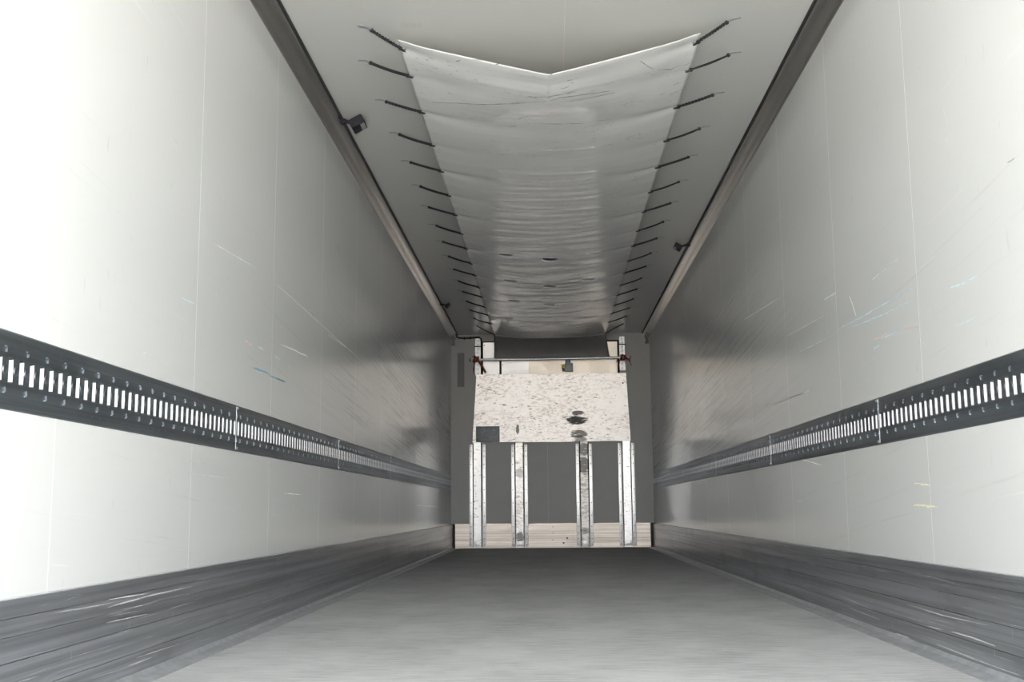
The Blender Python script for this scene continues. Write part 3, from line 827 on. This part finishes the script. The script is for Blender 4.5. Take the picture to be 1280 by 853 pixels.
def strap(s, k, a, e, twisted, label, group):
    """black strap from its ceiling plate to an eyelet of the tarpaulin"""
    a = Vector(a); e = Vector(e); root = empty('duct_strap', a); tag(root, label, 'strap', group)
    d = e - a; dirn = d.normalized(); n = 30
    path = [d * (i / n) + Vector((0, 0, -.005 * math.sin(math.pi * i / n) * (0.4 if twisted else 1.0))) for i in range(n + 1)]
    bm = bmesh.new()
    if twisted:
        for ph in (0, math.pi):
            pts = []
            for i in range(n * 2 + 1):
                q = i / 2; i0 = int(q); p = path[i0] if i0 == n else path[i0].lerp(path[i0 + 1], q - i0)
                t, sd, up = frame_at(path, min(i0, n)); w = ph + i * .62
                pts.append(p + (sd * math.cos(w) + up * math.sin(w)) * .0042)
            tube(bm, pts, .0042, 6)
        finish(bm, 'twisted_cord', 'strap', root, smooth=True)
    else:
        band(bm, path, .014, .006, twist=lambda i: .5 + .25 * math.sin(i * .1)); finish(bm, 'flat_band', 'strap', root, smooth=True)
    # knot at the tarpaulin, loop through the eyelet
    bm = bmesh.new(); c = d - dirn * .014
    torus(bm, c + Vector((0, 0, -.003)), .0078, .0042, (dirn.x * .2, .5, 1), 12, 6)
    tube(bm, [c, d + Vector((0, 0, -.006)), d + dirn * .014 + Vector((0, 0, -.004))], [.005, .005, .003], 8)
    finish(bm, 'eyelet_loop', 'strap', root, smooth=True)
    bm = bmesh.new(); torus(bm, dirn * .006, .0065, .0035, (0, 1, .3), 10, 6); finish(bm, 'anchor_loop', 'strap', root, smooth=True)
    out = Vector((s * .055, -.004 if k else -.016, 0))
    bm = bmesh.new(); up = HC - a.z
    band(bm, [Vector((-s * .004, 0, up - .012)), Vector((s * .010, 0, up - .006)), Vector((s * .022, out.y * .4, up - .003)), Vector((s * .055, out.y, up - .0015))], .009 if k else .014, .003)
    finish(bm, 'ceiling_plate', 'anchor_plate', root, smooth=True)
ORD = 'first second third fourth fifth sixth seventh eighth ninth tenth eleventh twelfth thirteenth fourteenth fifteenth sixteenth seventeenth'.split()
for s in (-1, 1):
    wall = 'bright-blue streak side' if s < 0 else 'long pale-blue scuff side'
    for k, e in enumerate(EY):
        ex = s * (TX - .012); ez = tarp_z(s * (TX - .016), e) - .004
        if k == 0: a = (s * .797, 4.738, HC - .012)
        elif k == 16: a = (s * .858, 12.975, HC - .012)
        else: a = (s * .862, 5.108 + .5235 * (k - 1), HC - .012)
        tw = k % 2 == 0
        kind_ = 'twisted black cord' if tw else 'flat black band'
        if k == 0: lab = 'twisted black cord at the tarpaulin front corner, ' + wall
        elif k == 16: lab = 'slanting black cord at the tarpaulin end by the bulkhead, ' + wall
        else: lab = kind_ + ', ' + ORD[k] + ' lacing from the tarpaulin front edge, ' + wall
        strap(s, k, a, (ex, e, ez), tw or k == 16, lab, 'tarpaulin lacing, ' + ('twisted cords ' if tw else 'flat bands ') + wall)

# ================================================================== SMALL DEVICES ON THE CEILING EDGE
def lamp(px, py, s, size, label, yaw=0.0):
    """small black marker lamp on a ball stem clipped to the cove trim"""
    c = on_plane(2, HC - .03, px, py); gx = s * (HW - .09)
    root = empty('marker_lamp', (c.x, c.y, HC - .03)); tag(root, label, 'lamp', 'marker lamps at the ceiling edges')
    w, l, h = .030 * size, .050 * size, .022 * size
    Rm = Matrix.Rotation(yaw, 4, 'Z') @ Matrix.Rotation(s * .5, 4, 'Y')
    bm = bmesh.new(); vs0 = len(bm.verts)
    box(bm, -w, w, -l, l, -h, h * .6, .006 * size)
    for v in bm.verts:
        if v.co.z < 0: v.co.y *= .86
    bmesh.ops.transform(bm, matrix=Rm, verts=bm.verts); finish(bm, 'housing', 'black_plastic', root, smooth=True)
    bm = bmesh.new(); box(bm, *sorted((-s * w * .2, -s * w * .8)), -l * .7, l * .7, -h - .002, -h + .004, .001)
    bmesh.ops.transform(bm, matrix=Rm, verts=bm.verts); finish(bm, 'lens', 'lens', root, smooth=True)
    g = Vector((gx - c.x, -.01, .016))
    bm = bmesh.new(); tube(bm, [Vector((s * w * .6, 0, 0)), g * .5 + Vector((0, -.004, -.004)), g], [.008 * size, .007 * size, .011 * size], 8)
    finish(bm, 'stem', 'black_plastic', root, smooth=True)
    bm = bmesh.new(); cyl(bm, g + Vector((0, -.012, -.006)), (0, 1, 0), .012 * size, .026, 10); finish(bm, 'clip', 'black_plastic', root, smooth=True)
lamp(447, 154.5, -1, 1.35, 'black marker lamp on the ceiling edge, between the second and third lacing straps')
lamp(847.5, 308.5, 1, 1.1, 'black marker lamp on the ceiling edge above the long pale-blue scuffs')
lamp(559.5, 382, -1, .95, 'small black marker lamp on the ceiling edge close to the bulkhead')

# ================================================================== SCUFFS ON THE WALLS (paint and rubber rubbed off by cargo)
SC = {'blue': (.16, .40, .52), 'pale_blue': (.50, .66, .72), 'red': (.72, .52, .47), 'yellow': (.80, .75, .54), 'grey': (.52, .51, .50), 'dark': (.20, .19, .185), 'white': (.73, .735, .72)}
for k, v in SC.items(): M['scuff_' + k] = plain('scuff_' + k.replace('_', ' '), v, .55, var=.15, scale=40)
def scuff(side, col, pts, wpx):
    s = -1 if side == 'left' else 1; w = walls[side]
    P = [on_plane(0, s * HW, *p) for p in pts]; bm = bmesh.new()
    L = []
    for a, b in zip(P, P[1:]): L += [a.lerp(b, k / 8) for k in range(8)]
    L.append(P[-1]); n = len(L) - 1; lo, hi = [], []
    for i, p in enumerate(L):
        u = i / n; ww = .75 * wpx * p.y / F_PX * (.25 + .75 * math.sin(math.pi * min(1, max(0, u))) ** .6) * (.55 + .9 * random.random())
        j = (random.random() - .5) * ww * .6
        x = s * (HW - .0006)
        lo.append(bm.verts.new((x, p.y, p.z - ww / 2 + j))); hi.append(bm.verts.new((x, p.y, p.z + ww / 2 + j)))
    for i in range(n): bm.faces.new((lo[i], lo[i + 1], hi[i + 1], hi[i]))
    r = bmesh.ops.extrude_face_region(bm, geom=list(bm.faces))
    for v in [g for g in r['geom'] if isinstance(g, bmesh.types.BMVert)]: v.co.x = s * (HW + .0004)
    finish(bm, 'scuff_mark', 'scuff_' + col, w)
for col, pts, wd in (
    ('blue', [(316, 459.5), (326, 463.5), (336, 467)], 3.2), ('blue', [(337, 470), (347, 474), (357, 477.5)], 2.2),
    ('pale_blue', [(322, 433), (330, 438)], 2.0), ('pale_blue', [(343, 445), (352, 451)], 2.5), ('pale_blue', [(226, 372), (243, 380)], 1.5),
    ('red', [(305, 425), (315, 432)], 2.2), ('red', [(176, 443), (183, 441)], 1.6), ('white', [(345, 355), (395, 400), (450, 450)], 1.0), ('white', [(268, 305), (320, 335)], 1.2),
    ('white', [(350, 430), (385, 446)], 2.0), ('white', [(410, 418), (440, 440)], 1.0), ('dark', [(421, 305), (424, 314)], 1.6), ('dark', [(390, 392), (392, 397)], 1.4), ('grey', [(375, 360), (377, 372)], 1.4),
    ('grey', [(268, 362), (274, 376)], 3.0), ('grey', [(225, 252), (227, 268)], 1.2), ('grey', [(217, 170), (222, 182)], 3.0), ('grey', [(40, 300), (44, 365)], 4.0), ('grey', [(36, 50), (37, 66)], 1.0), ('grey', [(262, 255), (265, 262)], 1.4),
    ('white', [(355, 617), (376, 618.5)], 1.2), ('grey', [(520, 632), (548, 634)], .8), ('grey', [(228, 575), (270, 580)], 2.0), ('grey', [(235, 592), (285, 598)], 2.0), ('dark', [(462, 522), (458, 528), (470, 531)], 1.2), ('dark', [(478, 465), (477, 478)], 1.2)):
    scuff('left', col, pts, wd)
for col, pts, wd in (
    ('pale_blue', [(1046, 413), (1085, 392), (1143, 359)], 2.2), ('pale_blue', [(1066, 409), (1105, 393), (1140, 376)], 1.8), ('pale_blue', [(1185, 361), (1205, 354), (1222, 345)], 1.8),
    ('pale_blue', [(1100, 424), (1130, 412)], 2.0), ('pale_blue', [(1195, 408), (1222, 396)], 1.6), ('pale_blue', [(1092, 436), (1100, 432)], 3.0), ('pale_blue', [(1000, 440), (1040, 420)], 1.4), ('pale_blue', [(1005, 492), (1012, 488)], 1.6),
    ('red', [(1092, 425), (1112, 416)], 1.8), ('red', [(1125, 413), (1150, 407)], 1.6), ('yellow', [(1143, 604), (1163, 607)], 2.2), ('yellow', [(1142, 632), (1172, 634)], 3.0),
    ('white', [(1090, 350), (1125, 322)], 1.6), ('white', [(1030, 375), (1045, 366)], 2.0), ('white', [(1062, 370), (1070, 395)], 3.0), ('white', [(985, 420), (1030, 395)], 1.0), ('white', [(930, 400), (975, 372)], 1.0),
    ('grey', [(1150, 422), (1155, 415)], 1.4), ('dark', [(1259, 204), (1268, 198)], 1.8), ('grey', [(1128, 28), (1126, 38)], 1.4), ('grey', [(1179, 135), (1184, 155)], 1.4), ('grey', [(1183, 172), (1185, 182)], 1.4), ('grey', [(1249, 153), (1250, 160)], 1.4),
    ('grey', [(1100, 220), (1102, 235)], 1.2), ('grey', [(1021, 150), (1020, 168)], 1.0), ('grey', [(1131, 110), (1133, 120)], 1.4), ('dark', [(985, 498), (1005, 492)], 1.4), ('grey', [(960, 508), (985, 500)], 1.6), ('white', [(1000, 574), (1028, 582)], 1.4), ('red', [(996, 627), (1002, 627)], .8)):
    scuff('right', col, pts, wd)

# scratches along the kick plates: bare bright lines
M['scratch'] = plain('bare_metal_scratch', (.78, .78, .77), .5, .2, .1, 50)
def scratches(side, extra):
    s = -1 if side == 'left' else 1; bm = bmesh.new(); rnd = random.Random(11 if s < 0 else 23)
    def line(pts, w):
        lo, hi = [], []
        for i, p in enumerate(pts):
            u = i / (len(pts) - 1); ww = w * (.3 + .7 * math.sin(math.pi * min(.98, max(.02, u)))) * (.6 + .8 * rnd.random())
            out = next((o for z0, z1, o in PL if z0 - .001 <= p.z <= z1 + .002), 0)
            x = s * (KX - out - .0005)
            lo.append((x, p.y, p.z - ww / 2)); hi.append((x, p.y, p.z + ww / 2))
        V = [bm.verts.new(v) for v in lo]; U = [bm.verts.new(v) for v in hi]
        for i in range(len(V) - 1): bm.faces.new((V[i], V[i + 1], U[i + 1], U[i]))
    for _ in range(260):
        y = rnd.uniform(2.0, 10); l = rnd.uniform(.04, .4); z = rnd.choice((rnd.uniform(.03, .14), rnd.uniform(.03, .2), rnd.uniform(.2, .275))); dz = rnd.uniform(-.006, .006)
        line([Vector((0, y + l * k / 8, z + dz * k / 8)) for k in range(9)], rnd.uniform(.0003, .0011))
    for _ in range(26):
        y = rnd.uniform(2.2, 8); z = rnd.uniform(.03, .22); h = rnd.uniform(.01, .035)
        x = s * (KX - .0016); w = rnd.uniform(.0008, .002)
        bm.faces.new([bm.verts.new(v) for v in ((x, y, z), (x, y + w, z), (x, y + w * 2, z + h), (x, y + w, z + h))])
    for pts, wpx in extra:
        P = [on_plane(0, s * KX, *p) for p in pts]; Q = []
        for a, b in zip(P, P[1:]): Q += [a.lerp(b, k / 6) for k in range(6)]
        Q.append(P[-1]); line(Q, .6 * wpx * P[0].y / F_PX)
    o = finish(bm, 'bright_scratches', 'scratch', kicks[side], recalc=False); o['kind'] = 'stuff'
scratches('left', [([(133, 779), (160, 773), (184, 768)], 1.6), ([(170, 823), (200, 813), (225, 805)], 1.6), ([(160, 833), (190, 822)], 1.8), ([(212, 761), (245, 752)], 1.2), ([(135, 750), (184, 742)], 2.0), ([(140, 757), (190, 744), (240, 733)], 2.0)])
scratches('right', [([(1190, 790), (1215, 797), (1245, 808)], 3.0), ([(1172, 806), (1220, 825), (1275, 845)], 1.8), ([(1120, 792), (1137, 798)], 2.4), ([(1060, 760), (1100, 775)], 1.4), ([(1135, 756), (1180, 770), (1235, 782)], 1.4), ([(1050, 745), (1090, 762)], 1.6), ([(1160, 783), (1180, 788)], 2.2)])

# faint stamped ring and row of strokes beside the first lacing
M['stamp'] = plain('faded_stamp_ink', (.56, .56, .535), .24, var=.0)
bm = bmesh.new(); p = on_plane(2, HC, 452.5, 32.5); torus(bm, (p.x, p.y, HC), .024, .0012, (0, 0, 1), 24, 4)
for k in range(8):
    q = on_plane(2, HC, 502 + k * 3.4, 31.5); box(bm, q.x - .0015, q.x + .0015, q.y - .022 - .006 * (k % 2), q.y + .022, HC - .0006, HC + .0004)
o = finish(bm, 'stamp_marks', 'stamp', ce); o['kind'] = 'stuff'
